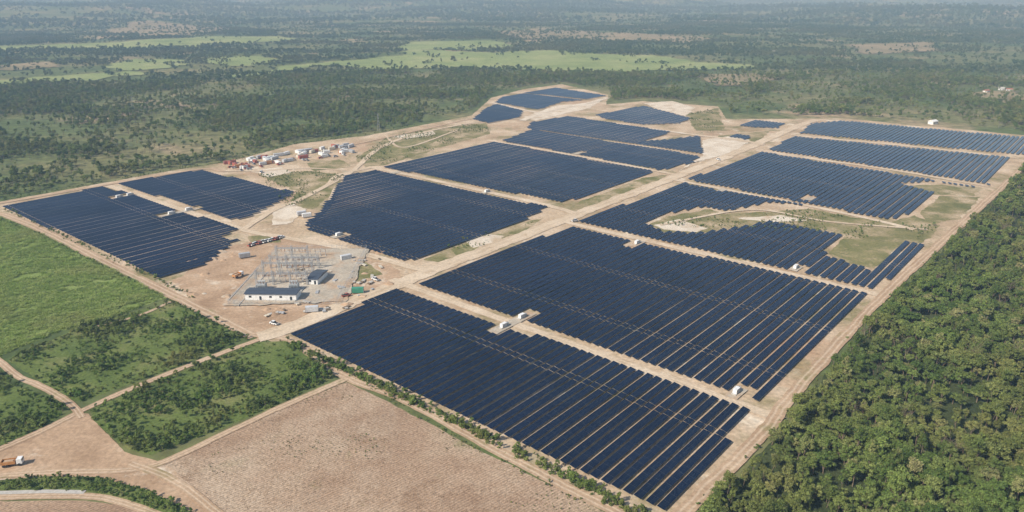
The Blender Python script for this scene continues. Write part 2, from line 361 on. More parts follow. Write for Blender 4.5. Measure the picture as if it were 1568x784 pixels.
# ------------------------------------------------------------------ plant templates
def tmpl_coll(n): return bpy.data.collections.new(n)
def leafy(name, coll, h, r, clumps, leaves, lsize, mats, seed, flat=.75, trunk=True, crown0=.35):
    rg = np.random.default_rng(seed); mb = MB()
    if trunk:
        mb.cyl((0, 0, -.3), (.1*r, 0, h*.55), .05*r+.06, .03*r+.03, 0, 6)
        for k in range(4):
            a = rg.uniform(0, 6.28); mb.cyl((.06*r, 0, h*(.3+.06*k)), (math.cos(a)*r*.6, math.sin(a)*r*.6, h*(.6+.06*k)), .03*r+.03, .02, 0, 4)
    V = list(mb.v); Fc = list(mb.f); Mi = list(mb.m)
    zc = h*(crown0+1)/2; rz = h*(1-crown0)/2
    cl = []
    for i in range(clumps):
        a = rg.uniform(0, 6.28); q = math.sqrt(rg.uniform(0, 1))*.78; z = rg.uniform(-.7, .85)
        k = math.sqrt(max(.1, 1-z*z)); cl.append((math.cos(a)*q*r*k, math.sin(a)*q*r*k, zc+z*rz*.78, r*rg.uniform(.17, .4)))
    for c in cl:
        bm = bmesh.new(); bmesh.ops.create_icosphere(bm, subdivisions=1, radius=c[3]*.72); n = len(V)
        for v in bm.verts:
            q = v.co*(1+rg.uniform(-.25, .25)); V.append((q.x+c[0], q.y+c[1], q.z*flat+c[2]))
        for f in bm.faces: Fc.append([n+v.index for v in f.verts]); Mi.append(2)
        bm.free()
    per = leaves//clumps
    for c in cl:
        d = rg.normal(size=(per, 3)); d /= np.linalg.norm(d, axis=1)[:, None]; d[:, 2] = np.where(d[:, 2] < -.3, -d[:, 2], d[:, 2])
        rad = c[3]*rg.uniform(.7, 1.35, per)
        P = d*rad[:, None]*np.array([1, 1, flat])+np.array(c[:3])
        nrm = d*.8+np.array([0, 0, .3])+rg.normal(size=(per, 3))*.45; nrm /= np.linalg.norm(nrm, axis=1)[:, None]
        t = np.cross(nrm, rg.normal(size=(per, 3))); t /= np.linalg.norm(t, axis=1)[:, None]; bt = np.cross(nrm, t)
        sz = lsize*rg.uniform(.6, 1.3, per)[:, None]
        for A in range(per):
            n = len(V); p = P[A]; a = t[A]*sz[A]; bb = bt[A]*sz[A]*.8
            V += [tuple(p-a), tuple(p-bb), tuple(p+a), tuple(p+bb)]; Fc.append([n, n+1, n+2, n+3]); Mi.append(1)
    me = bpy.data.meshes.new(name); me.from_pydata(V, [], Fc)
    for m in mats: me.materials.append(m)
    me.polygons.foreach_set('material_index', Mi); me.update()
    coll.objects.link(bpy.data.objects.new(name, me))
def snag(name, coll, h, seed, mats):
    rg = np.random.default_rng(seed); mb = MB(); mb.cyl((0, 0, -.3), (.2, 0, h*.8), .16, .07, 0, 5)
    for k in range(26):
        a = rg.uniform(0, 6.28); z = h*rg.uniform(.35, .8); l = h*rg.uniform(.15, .32); e = (math.cos(a)*l, math.sin(a)*l, z+l*.8)
        mb.cyl((.15, 0, z), e, .05, .02, 0, 3)
        for q in range(3):
            b_ = a+rg.uniform(-1, 1); mb.cyl(e, (e[0]+math.cos(b_)*l*.5, e[1]+math.sin(b_)*l*.5, e[2]+l*.4), .03, .01, 0, 3)
    me = bpy.data.meshes.new(name); me.from_pydata(mb.v, [], mb.f)
    for m in mats: me.materials.append(m)
    coll.objects.link(bpy.data.objects.new(name, me))
def blades(name, coll, n, h, spread, w, mat, seed):
    rg = np.random.default_rng(seed); V = []; Fc = []
    for i in range(n):
        x, y = rg.normal(size=2)*spread; a = rg.uniform(0, 6.28); hh = h*rg.uniform(.6, 1.1); k = len(V)
        dx, dy = math.cos(a), math.sin(a); l = hh*rg.uniform(.4, .9)
        V += [(x-dy*w, y+dx*w, 0), (x+dy*w, y-dx*w, 0), (x+dx*l*.5+dy*w, y+dy*l*.5-dx*w, hh*.8), (x+dx*l*.5-dy*w, y+dy*l*.5+dx*w, hh*.8), (x+dx*l*1.3+dy*w, y+dy*l*1.3-dx*w, hh*.8), (x+dx*l*1.3-dy*w, y+dy*l*1.3+dx*w, hh*.8)]
        Fc += [[k, k+1, k+2, k+3], [k+3, k+2, k+4, k+5]]
    me = bpy.data.meshes.new(name); me.from_pydata(V, [], Fc); me.materials.append(mat); coll.objects.link(bpy.data.objects.new(name, me))

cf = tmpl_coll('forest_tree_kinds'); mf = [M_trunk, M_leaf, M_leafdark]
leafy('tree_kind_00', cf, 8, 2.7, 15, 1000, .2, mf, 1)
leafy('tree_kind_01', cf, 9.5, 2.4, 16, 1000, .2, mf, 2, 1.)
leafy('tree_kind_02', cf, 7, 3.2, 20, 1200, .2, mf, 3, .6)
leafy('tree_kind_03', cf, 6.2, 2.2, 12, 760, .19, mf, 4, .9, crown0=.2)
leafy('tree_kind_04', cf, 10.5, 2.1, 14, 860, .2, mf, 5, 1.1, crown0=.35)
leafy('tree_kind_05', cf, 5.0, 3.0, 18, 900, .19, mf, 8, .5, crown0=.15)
snag('tree_kind_06', cf, 8.5, 6, [M_trunk])
cs = tmpl_coll('scrub_kinds'); mb_ = [M_trunk, M_leafbright, M_leafdark]
leafy('shrub_kind_00', cs, 2.6, 1.7, 9, 420, .17, mb_, 11, .8, crown0=.05)
leafy('shrub_kind_01', cs, 1.8, 1.3, 8, 300, .15, mb_, 12, .7, crown0=.0)
leafy('shrub_kind_02', cs, 4.6, 2.0, 12, 560, .19, mb_, 13, .8, crown0=.25)
leafy('shrub_kind_03', cs, 3.4, 1.3, 9, 360, .17, mb_, 14, 1., crown0=.1)
cfar = tmpl_coll('far_tree_kinds'); mfr = [M_trunk, M_farleaf, M_farleaf]
leafy('far_kind_00', cfar, 9, 5.5, 11, 220, .75, mfr, 21, .6, trunk=False, crown0=.05)
leafy('far_kind_01', cfar, 8, 6.5, 13, 240, .8, mfr, 22, .5, trunk=False, crown0=.0)
leafy('far_kind_02', cfar, 11, 4.5, 9, 200, .75, mfr, 23, .8, trunk=False, crown0=.05)
cc_ = tmpl_coll('cane_kinds')
for i in range(3): blades('cane_kind_0%d' % i, cc_, 34, 1.2, .65, .07, M_canel, 31+i)
cst = tmpl_coll('straw_kinds')
for i in range(2): blades('straw_kind_0%d' % i, cst, 12, .25, .5, .06, M_straw, 41+i)

def scatter(name, x, y, s, coll, nvar, weights=None):
    n = len(x); z = height(x, y)
    me = bpy.data.meshes.new(name); me.from_pydata(np.stack([x, y, z], 1).tolist(), [], [])
    a = me.attributes.new('scl', 'FLOAT_VECTOR', 'POINT')
    sv = np.stack([s*rng.uniform(.8, 1.2, n), s*rng.uniform(.8, 1.2, n), s*rng.uniform(.75, 1.3, n)], 1)
    a.data.foreach_set('vector', sv.ravel().astype(np.float32))
    a = me.attributes.new('rot', 'FLOAT_VECTOR', 'POINT')
    rv = np.stack([rng.uniform(-.12, .12, n), rng.uniform(-.12, .12, n), rng.uniform(0, 6.28, n)], 1)
    a.data.foreach_set('vector', rv.ravel().astype(np.float32))
    a = me.attributes.new('var', 'INT', 'POINT')
    a.data.foreach_set('value', rng.choice(nvar, n, p=weights).astype(np.int32))
    o = link(bpy.data.objects.new(name, me))
    ng = bpy.data.node_groups.new(name+'_scatter', 'GeometryNodeTree')
    ng.interface.new_socket('Geometry', in_out='INPUT', socket_type='NodeSocketGeometry')
    ng.interface.new_socket('Geometry', in_out='OUTPUT', socket_type='NodeSocketGeometry')
    gi = ng.nodes.new('NodeGroupInput'); go = ng.nodes.new('NodeGroupOutput')
    iop = ng.nodes.new('GeometryNodeInstanceOnPoints'); ci = ng.nodes.new('GeometryNodeCollectionInfo')
    ci.inputs['Collection'].default_value = coll; ci.inputs['Separate Children'].default_value = True; ci.inputs['Reset Children'].default_value = True
    def na(nm, ty):
        q = ng.nodes.new('GeometryNodeInputNamedAttribute'); q.data_type = ty; q.inputs['Name'].default_value = nm
        return [s_ for s_ in q.outputs if s_.enabled and s_.name == 'Attribute'][0]
    L = ng.links.new
    L(gi.outputs[0], iop.inputs['Points']); L(ci.outputs[0], iop.inputs['Instance']); iop.inputs['Pick Instance'].default_value = True
    L(na('var', 'INT'), iop.inputs['Instance Index']); L(na('rot', 'FLOAT_VECTOR'), iop.inputs['Rotation']); L(na('scl', 'FLOAT_VECTOR'), iop.inputs['Scale'])
    L(iop.outputs[0], go.inputs[0])
    o.modifiers.new('scatter', 'NODES').node_group = ng
    print(name, n); return o
def grid(poly, sp, jit=.45):
    xs = [p[0] for p in poly]; ys = [p[1] for p in poly]
    X, Y = np.meshgrid(np.arange(min(xs), max(xs), sp), np.arange(min(ys), max(ys), sp))
    X = X.ravel()+rng.uniform(-jit, jit, X.size)*sp; Y = Y.ravel()+rng.uniform(-jit, jit, Y.size)*sp
    k = inpoly(X, Y, poly); return X[k], Y[k]

# right-hand forest
FW = [.22, .18, .2, .19, .08, .11, .02]
rfp = [(1700, 222), (1596, 232), (1545, 290), (1470, 362), (1362, 472), (1245, 605), (1200, 662), (1078, 790), (1030, 850), (1000, 1100), (1500, 1100), (2600, 700), (2600, 222)]
rf = jag(SP(rfp), 3.5, 6, 5, .05)
x, y = grid(rf, 2.9, .6)
k = np.hypot(x, y) < 1300; x, y = x[k], y[k]
dd = np.hypot(x, y); k = rng.uniform(0, 1, len(x)) < np.where(dd > 500, .6, 1)*np.where(fbm(x/25, y/25, 8) > .38, 1, .35); x, y = x[k], y[k]
s_ = .3+.85*fbm(x/26, y/26, 2)+rng.uniform(-.28, .34, len(x))
scatter('forest', x, y, np.maximum(s_, .22), cf, 7, FW)
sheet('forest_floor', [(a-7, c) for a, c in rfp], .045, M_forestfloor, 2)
# left / back forest
lf = SP([(-500, 140), (-500, 345), (-60, 312), (0, 304), (270, 256), (350, 244), (450, 216), (560, 203), (640, 189), (718, 172), (748, 147), (798, 133), (860, 126), (936, 140), (935, 155), (985, 150), (1105, 158), (1120, 176), (1230, 177), (1290, 176), (1568, 200), (1700, 208), (2300, 208), (2300, 112), (1200, 112), (1000, 112), (600, 110), (430, 117), (330, 126), (150, 130), (-300, 137)])
x, y = grid(lf, 4.4, .6); cl = fbm(x/80, y/80, 6)
cx0, cy0 = S(60, 215)
opn = np.exp(-(((x-cx0)/190)**2+((y-cy0)/200)**2)); opn2 = np.where(x > 250, .14, 0)
k = rng.uniform(0, 1, len(x)) < np.clip((cl-.31-.2*opn-opn2)*4.5, .1, .95); x, y = x[k], y[k]
scatter('forest', x, y, np.maximum(.3, .35+.7*fbm(x/40, y/40, 2)+rng.uniform(-.22, .38, len(x))), cf, 7, FW)
# distant trees
ff = [SP(p_) for p_ in ff_px]; dry = [SP(p_) for p_ in dry_px]
for sp, d0, d1, s0, fr in ((9.5, 1250, 3400, .8, 100), (25, 3400, 9500, 1.7, 260)):
    ext = d1*1.0; X, Y = np.meshgrid(np.arange(-ext*.85, ext*.85, sp), np.arange(500, ext, sp))
    X = X.ravel(); Y = Y.ravel(); k = (np.hypot(X, Y) > d0) & (np.hypot(X, Y) < d1) & (np.abs(X) < .85*Y+150); X = X[k]; Y = Y[k]
    X = X+rng.uniform(-.6, .6, len(X))*sp; Y = Y+rng.uniform(-.6, .6, len(X))*sp
    k = ~inpoly(X, Y, lf) & ~inpoly(X, Y, SP(site))
    wx = X+90*(fbm(X/90, Y/90, 5)-.5); wy = Y+90*(fbm(X/90, Y/90, 15)-.5)
    for p_ in ff: k &= ~(inpoly(wx, wy, p_) & (rng.uniform(0, 1, len(X)) > .006+.5*(fbm(X/60, Y/60, 44) > .66)))
    for p_ in dry: k &= ~(inpoly(wx, wy, p_) & (rng.uniform(0, 1, len(X)) > .2))
    dens = fbm(X/fr/1.8, Y/fr/1.0, 12, 5)
    k &= rng.uniform(0, 1, len(X)) < np.clip((dens-.45)*8, .12, 1)
    X, Y = X[k], Y[k]
    scatter('distant_trees', X, Y, s0*rng.uniform(.45, 1.25, len(X)), cfar, 3)

# plots
xs, ys, ss = [], [], []
for p_, sp in ((plot1, 1.9), (plot2, 1.9), (plot3, 2.0)):
    P = SP(p_); x, y = grid(P, sp); n = fbm(x/14, y/14, 4)
    k = rng.uniform(0, 1, len(x)) < np.clip((n-.3)*4., .2, .95); x, y, n = x[k], y[k], n[k]
    xs.append(x); ys.append(y); ss.append(.22+.85*n*rng.uniform(.4, 1.35, len(x)))
x = np.concatenate(xs); y = np.concatenate(ys); scatter('scrub_vegetation', x, y, np.concatenate(ss), cs, 4, weights=[.3, .33, .17, .2])
x, y = grid(SP(strip), 1.3); scatter('verge_shrubs', x, y, rng.uniform(.25, .55, len(x)), cs, 4)
def along(pix, n, off, jit):
    P = [np.array(p) for p in SP(pix)]; L = [np.linalg.norm(P[i+1]-P[i]) for i in range(len(P)-1)]; X = []; Y = []
    for i, l in enumerate(L):
        d = (P[i+1]-P[i])/l; nn = np.array([-d[1], d[0]])
        for q in range(int(n*l/sum(L))):
            p_ = P[i]+d*R.uniform(0, l)+nn*(off+R.gauss(0, jit)); X.append(p_[0]); Y.append(p_[1])
    return np.array(X), np.array(Y)
x, y = along([(445, 528), (520, 562), (700, 648), (930, 762), (1010, 805)], 1000, 0, 1.2)
k = fbm(x/6, y/6, 3) > .32; x, y = x[k], y[k]; scatter('hedge', x, y, rng.uniform(.18, .7, len(x)), cs, 4)
x, y = along([(0, 336), (60, 360), (255, 458), (380, 520)], 260, 0, .6); scatter('hedge', x, y, rng.uniform(.2, .45, len(x)), cs, 4)
x, y = along([(520, 563), (700, 672), (900, 775)], 60, 0, .8); scatter('hedge', x, y, rng.uniform(.15, .35, len(x)), cs, 4)
x, y = along([(10, 322), (120, 372), (240, 428), (300, 458)], 150, 0, 1.); scatter('hedge', x, y, rng.uniform(.2, .6, len(x)), cs, 4)
# crops
x, y = grid(SP(cane), 1.5); k = np.hypot(x, y) < 760; x, y = x[k], y[k]
k = fbm(x/9, y/9, 7) > .28; x, y = x[k], y[k]; scatter('cane_plants', x, y, rng.uniform(.6, 1.15, len(x))*(.5+.8*fbm(x/25, y/25, 3)), cc_, 3)
x, y = grid(SP(brown), 1.25); k = (fbm(x/5, y/5, 7) > .38) & (y > 100); x, y = x[k], y[k]; scatter('cane_stubble', x, y, rng.uniform(.4, 1.0, len(x)), cst, 2)
x, y = grid(SP(brown), 1.7); k = (fbm(x/16, y/16, 27) > .64) & (y > 100); x, y = x[k], y[k]; scatter('weeds', x, y, rng.uniform(.06, .18, len(x)), cs, 4)
xs, ys = [], []
for p_ in ([(545, 243), (590, 212), (660, 197), (745, 188), (750, 205), (690, 222), (590, 253)], [(1050, 175), (1100, 166), (1115, 200), (1070, 205)], [(395, 268), (470, 262), (530, 268), (505, 300), (440, 318)], [(650, 398), (720, 362), (830, 335), (720, 385)], [(1010, 345), (1090, 325), (1240, 322), (1360, 342), (1440, 345), (1340, 412), (1292, 362)]):
    x, y = grid(SP(p_), 2.6); k = fbm(x/22, y/22, 17) > .52; xs.append(x[k]); ys.append(y[k])
for l_ in ([(1590, 240), (1530, 303), (1450, 374), (1352, 468), (1230, 606), (1186, 665), (1060, 790)], [(0, 308), (270, 260), (350, 248), (450, 221), (560, 207), (640, 192)]):
    x, y = along(l_, 520, 1.5, 1.6); xs.append(x); ys.append(y)
x = np.concatenate(xs); y = np.concatenate(ys); scatter('weeds', x, y, rng.uniform(.12, .5, len(x)), cs, 4)

# ------------------------------------------------------------------ solar arrays
pads = [(785, 495), (975, 374), (1218, 412), (1105, 292), (275, 326), (190, 302), (518, 362), (745, 295), (605, 265), (1127, 603), (1240, 305), (885, 235)]
padw = [np.array(S(*p_)) for p_ in pads]
PL = [15, 7, 5, 5, 14, 9, 5, 5, 5, 5, 5, 6]
blocks = [
 [(5, 318), (160, 287), (362, 352), (343, 364), (362, 370), (338, 388), (328, 400), (290, 415), (247, 429)],
 [(181, 282), (308, 262), (446, 295), (440, 304), (412, 318), (375, 336), (352, 338)],
 [(528, 271), (573, 262), (590, 265), (837, 319), (800, 340), (700, 377), (622, 402), (590, 394), (462, 348), (490, 325), (500, 312), (515, 288)],
 [(588, 257), (640, 244), (755, 218), (1002, 264), (960, 281), (862, 312)],
 [(765, 216), (785, 211), (815, 199), (1072, 240), (1060, 250), (1012, 262)],
 [(805, 197), (815, 188), (870, 179), (1028, 203), (985, 217), (1020, 215), (1071, 209), (1076, 236)],
 [(724, 184), (742, 168), (760, 160), (802, 171), (795, 180), (750, 190)],
 [(758, 158), (768, 150), (800, 144), (895, 154), (860, 157), (825, 169)],
 [(800, 143), (850, 135), (927, 147), (900, 153)],
 [(912, 177), (985, 163), (1058, 182), (1040, 190), (985, 192), (925, 183)],
 [(1128, 193), (1160, 185), (1202, 190), (1190, 197), (1155, 196)], [(1115, 210), (1128, 206), (1152, 209), (1142, 215)],
 [(438, 515), (608, 446), (1142, 626), (1138, 652), (1018, 783)],
 [(633, 437), (875, 348), (1328, 452), (1166, 615), (1100, 597)],
 [(887, 341), (1045, 281), (1232, 316), (1180, 311), (1108, 325), (1080, 317), (1012, 331), (990, 344), (1012, 356), (1078, 358), (1180, 341), (1292, 362), (1262, 386), (1272, 396), (1332, 415), (1384, 372), (1422, 378), (1340, 445)],
 [(1052, 276), (1168, 234), (1495, 288), (1432, 279), (1378, 282), (1428, 296), (1420, 306), (1400, 325), (1362, 338)],
 [(1174, 230), (1217, 210), (1545, 242), (1513, 284), (1440, 271)],
 [(1226, 205), (1242, 190), (1290, 186), (1568, 211), (1620, 216), (1570, 238), (1500, 232)]]
PITCH = 4.1; TL = 4.0
tab = 0
for bi, bp_ in enumerate(blocks):
    W_ = SP(bp_); st = [(np.dot(p_, DS), np.dot(p_, DT)) for p_ in W_]
    s0, s1 = min(a for a, _ in st), max(a for a, _ in st); t0, t1 = min(a for _, a in st), max(a for _, a in st)
    si = np.arange(math.floor(s0/PITCH), math.ceil(s1/PITCH)+1); ti = np.arange(math.floor(t0/TL), math.ceil(t1/TL)+1)
    SI, TI = np.meshgrid(si, ti, indexing='ij'); SI = SI.ravel(); TI = TI.ravel()
    s_ = SI*PITCH+np.where(SI % 2 == 0, .1, -.1); t_ = TI*TL
    k = inpoly(s_, t_, st)
    for pw, pl in zip(padw, PL):
        a, c = np.dot(pw, DS), np.dot(pw, DT); k &= ~((np.abs(s_-a) < 4.0) & (np.abs(t_-c) < pl+2))
    SI, s_, t_ = SI[k], s_[k], t_[k]; n = len(s_); tab += n
    if n == 0: continue
    rowr = np.abs(np.sin(SI*12.9898+bi*3.1)*43758.5453) % 1.0
    til = np.radians(8+(rowr-.5)*2.6+2.4*(fbm(s_/60, t_/60, 31)-.5)*2+rng.normal(0, .12, n)); yaw = rng.normal(0, .0008, n)
    HW = 1.32
    zc = 1.15+.25*(vnoise(s_/50, t_/50, 3)-.5)
    gap_ = (np.floor(t_/TL) % 14 == 0)
    HLv = np.where(gap_, TL/2-.25, TL/2-.012)
    V = np.zeros((n, 16, 3)); xy = s_[:, None]*DS[None]+t_[:, None]*DT[None]
    for q, (a, c, th) in enumerate([(a, c, th) for th in (0, -.05) for a, c in ((-1, -1), (1, -1), (1, 1), (-1, 1))]):
        ls = a*HW*np.cos(til); lt = c*HLv
        V[:, q, :2] = xy+ls[:, None]*DS+(lt+yaw*ls)[:, None]*DT; V[:, q, 2] = zc-a*HW*np.sin(til)+th
    for q, (a, c) in enumerate(((-.07, -.07), (.07, -.07), (.07, .07), (-.07, .07))):
        for lv in (8, 12):
            V[:, lv+q, :2] = xy+a*DS+c*DT; V[:, lv+q, 2] = .02 if lv == 8 else zc-.08
    fq = np.array([(0, 1, 2, 3), (4, 7, 6, 5), (0, 4, 5, 1), (1, 5, 6, 2), (2, 6, 7, 3), (3, 7, 4, 0), (8, 9, 13, 12), (9, 10, 14, 13), (10, 11, 15, 14), (11, 8, 12, 15)])
    FF = (fq[None]+(np.arange(n)*16)[:, None, None]).reshape(-1, 4)
    me = bpy.data.meshes.new('solar_panel_array'); me.from_pydata(V.reshape(-1, 3).tolist(), [], FF.tolist())
    me.materials.append(M_panel); me.materials.append(M_frame)
    me.polygons.foreach_set('material_index', np.tile(np.array([0]+[1]*9), n).astype(np.int32))
    uvl = me.uv_layers.new(name='UVMap'); u1 = np.zeros((10, 4, 2)); u1[0] = [(0, 0), (0, 3.5), (4, 3.5), (4, 0)]
    uvl.data.foreach_set('uv', np.tile(u1.ravel(), n).astype(np.float32)); me.update()
    link(bpy.data.objects.new('solar_panel_array', me))
print('tables', tab)

# inverter stations
angT = math.atan2(DT[1], DT[0])
for i, (pw, pl) in enumerate(zip(padw, PL)):
    c = [tuple(pw+DS*a*2.7+DT*b_*pl) for a, b_ in ((-1, -1), (1, -1), (1, 1), (-1, 1))]
    sheet('station_pad', c, .5+.003*i, M_yard, .5, 2, world=True)
    if i in (3, 8, 10, 11): continue
    for sg in ((-1, 1) if pl > 8 else (1,)):
        q = pw+DT*sg*(pl*.45 if pl > 8 else 0)
        mb = MB(); mb.box((0, 0, .25), (5.0, 1.9, .3), 1); mb.box((0, 0, 1.2), (3.2, 1.6, 1.6), 0); mb.box((0, 0, 2.04), (3.3, 1.7, .08), 0)
        for k in range(3): mb.box((-1+k, -.82, 1.2), (.75, .05, 1.3), 2)
        mb.box((2.6, 0, 1.0), (1.3, 1.2, 1.1), 3); mb.box((2.6, .8, 1.0), (1.0, .25, .9), 3); mb.cyl((2.4, 0, 1.55), (2.4, 0, 2), .08, .05, 4, 6); mb.cyl((2.8, 0, 1.55), (2.8, 0, 2), .08, .05, 4, 6)
        mb.obj('inverter_station', [M_white, M_conc, PAINT['grey'], M_trans, M_porc], (q[0], q[1], 0.45), angT)

# ------------------------------------------------------------------ substation
sx0, sx1, sy0, sy1 = -142, -88, 346, 430
sheet('substation_yard', [(sx0-2, sy0-3), (sx1+4, sy0+3), (sx1+2, sy1), (sx0-1, sy1+2)], .6, M_yard, 3.0, 3, world=True)
def window_rows(mb, L, D, h, n):
    for k in range(n):
        xx = -L/2+L*(k+.5)/n
        if k % 3 == 1: mb.box((xx, -D/2-.02, 1.15), (1.1, .06, 2.2), 3)
        else: mb.box((xx, -D/2-.02, 2.0), (1.3, .06, 1.0), 3); mb.box((xx, -D/2-.05, 1.45), (1.5, .1, .08), 4)
def building(name, loc, L, D, h, rz=0., roof=M_roofdark, n=8, pitch=.1):
    e = empty(name, loc, rz)
    mb = MB(); mb.box((0, 0, h/2), (L, D, h), 0); mb.box((0, 0, .1), (L+.6, D+.6, .2), 4); window_rows(mb, L, D, h, n)
    mb.obj('walls', [M_white, roof, M_white, M_glass, M_conc], parent=e)
    mr = MB(); r = D*pitch; a = L/2+.5; c = D/2+.5
    mr.poly([(-a, -c, h), (a, -c, h), (a, c, h), (-a, c, h), (-a, 0, h+r), (a, 0, h+r), (-a, -c, h+.15), (a, -c, h+.15), (a, c, h+.15), (-a, c, h+.15)],
            [(0, 3, 2, 1), (6, 7, 5, 4), (4, 5, 8, 9), (0, 1, 7, 6), (2, 3, 9, 8), (3, 0, 6, 4, 9), (1, 2, 8, 5, 7)])
    mr.obj('roof', [roof], parent=e); return e
bx, by = S(419, 457)
building('control_building', (bx, by, .6), 26, 8, 3.4, -.03, n=5)
bx, by = S(487, 430); building('relay_building', (bx, by, .6), 5.5, 14, 3.0, -.15, n=2)
def lattice(mb, a, c, w, bw, n):
    a = Vector(a); c = Vector(c); d = (c-a).normalized(); up = Vector((0, 0, 1)) if abs(d.z) < .9 else Vector((1, 0, 0))
    x = d.cross(up).normalized()*w/2; y = d.cross(x).normalized()*w/2; cs_ = [x+y, x-y, -x-y, -x+y]
    for q in cs_: mb.beam(a+q, c+q, bw)
    for i in range(n):
        p0 = a+(c-a)*i/n; p1 = a+(c-a)*(i+1)/n
        for j in range(4): mb.beam(p0+cs_[j], p1+cs_[(j+1) % 4], bw*.7)
for gy_ in (372, 384, 397, 409):
    mb = MB(); xs_ = [-136, -127, -118, -109] if gy_ < 400 else [-136, -127, -118]; hh = 8.5 if gy_ in (384, 409) else 7
    for xx in xs_: lattice(mb, (xx, gy_, .6), (xx, gy_, hh+1.5), .8, .13, 6); mb.beam((xx, gy_, hh+1.5), (xx, gy_, hh+3), .1)
    lattice(mb, (xs_[0], gy_, hh), (xs_[-1], gy_, hh), .8, .12, 18)
    for k in range(9):
        xx = xs_[0]+(xs_[-1]-xs_[0])*(k+.5)/9; mb.cyl((xx, gy_, hh-.5), (xx, gy_, hh-2), .13, .13, 1, 6)
        if gy_ < 400: mb.beam((xx, gy_, hh-2), (xx, gy_+12, hh-2.6), .05)
    mb.obj('substation_gantry', [M_steel, M_porc])
for xx in (-134, -125, -116):
    for yy in (377, 391, 403, 418):
        mb = MB()
        for q in range(3):
            mb.beam((q*3, 0, 0), (q*3, 0, 2.6), .22); mb.cyl((q*3, 0, 2.6), (q*3, 0, 4.2), .2, .12, 1, 6); mb.box((q*3, 0, .15), (.9, .9, .3), 2)
        mb.beam((-.5, 0, 2.6), (6.5, 0, 2.6), .18); mb.beam((-.5, 0, 4.2), (6.5, 0, 4.2), .08)
        mb.obj('busbar_support', [M_steel, M_porc, M_conc], (xx, yy, .6))
for (tx, ty) in ((-131, 365), (-114, 365)):
    mb = MB(); mb.box((0, 0, .2), (9, 7, .4), 1); mb.box((0, 0, 2.0), (4.4, 2.5, 3.0), 0)
    for sg in (-1, 1):
        for k in range(6): mb.box((-2+.8*k, sg*2.0, 2.0), (.12, 1.1, 2.3), 0)
    mb.cyl((-2.2, .6, 4.5), (1.8, .6, 4.5), .5, .5, 0, 10); mb.beam((-1.5, .6, 3.5), (-1.5, .6, 4.1), .2); mb.beam((1.2, .6, 3.5), (1.2, .6, 4.1), .2)
    for k in range(3): mb.cyl((-1.4+1.4*k, -.7, 3.5), (-1.4+1.4*k, -1.1, 5.4), .2, .08, 2, 6)
    mb.obj('power_transformer', [M_trans, M_conc, M_porc], (tx, ty, .6))
mb = MB()
per = [(sx0, sy0), (sx1, sy0), (sx1, sy1), (sx0, sy1), (sx0, sy0)]
for a, c in zip(per[:-1], per[1:]):
    L = math.hypot(c[0]-a[0], c[1]-a[1]); n = int(L/3)
    for k in range(n): mb.beam((a[0]+(c[0]-a[0])*k/n, a[1]+(c[1]-a[1])*k/n, .6), (a[0]+(c[0]-a[0])*k/n, a[1]+(c[1]-a[1])*k/n, 3), .12)
    for z in (1., 1.8, 2.6, 2.95): mb.beam((*a, z), (*c, z), .05)
mb.obj('perimeter_fence', [M_steel, M_conc])
for u0, v0, u1, v1 in ((350, 462, 395, 412), (365, 470, 410, 418)):
    a = S(u0, v0); c = S(u1, v1); mb = MB(); mb.beam((*a, .7), (*c, .7), .4, 0); mb.obj('retaining_wall', [M_conc])

def container(name, loc, rz, col, L=6.06):
    mb = MB(); mb.box((0, 0, 1.35), (L, 2.44, 2.4), 0)
    n = int(L/.6)
    for k in range(n):
        for sg in (-1, 1): mb.box((-L/2+.3+k*(L-.6)/(n-1), sg*1.23, 1.35), (.25, .07, 2.1), 0)
    for xx in (-L/2, L/2):
        for yy in (-1.2, 1.2): mb.box((xx, yy, 1.35), (.16, .16, 2.65), 1)
    mb.box((0, 0, 2.6), (L-.05, 2.35, .08), 0); mb.box((L/2+.03, 0, 1.35), (.05, 2.1, 2.2), 0); mb.beam((L/2+.08, -.3, .3), (L/2+.08, -.3, 2.4), .05, 1); mb.beam((L/2+.08, .3, .3), (L/2+.08, .3, 2.4), .05, 1)
    return mb.obj(name, [PAINT[col], M_steel], loc, rz)
def car(loc, rz, col, pickup=False):
    mb = MB(); mb.box((0, 0, .62), (4.5, 1.8, .55), 0, top=.97); mb.box((0, 0, .9), (4.3, 1.7, .12), 0)
    if pickup:
        mb.box((.3, 0, 1.3), (1.9, 1.55, .7), 1, top=.8); mb.box((.3, 0, 1.68), (1.5, 1.25, .07), 0); mb.box((-1.4, 0, 1.0), (1.5, 1.3, .1), 2)
    else:
        mb.box((-.2, 0, 1.25), (2.6, 1.55, .6), 1, top=.78); mb.box((-.2, 0, 1.57), (2.0, 1.2, .07), 0)
    for xx in (-1.4, 1.4):
        for yy in (-.85, .85): mb.cyl((xx, yy-.11, .36), (xx, yy+.11, .36), .36, .36, 2, 12)
    return mb.obj('parked_car', [PAINT[col], M_glass, M_rubber], loc, rz)
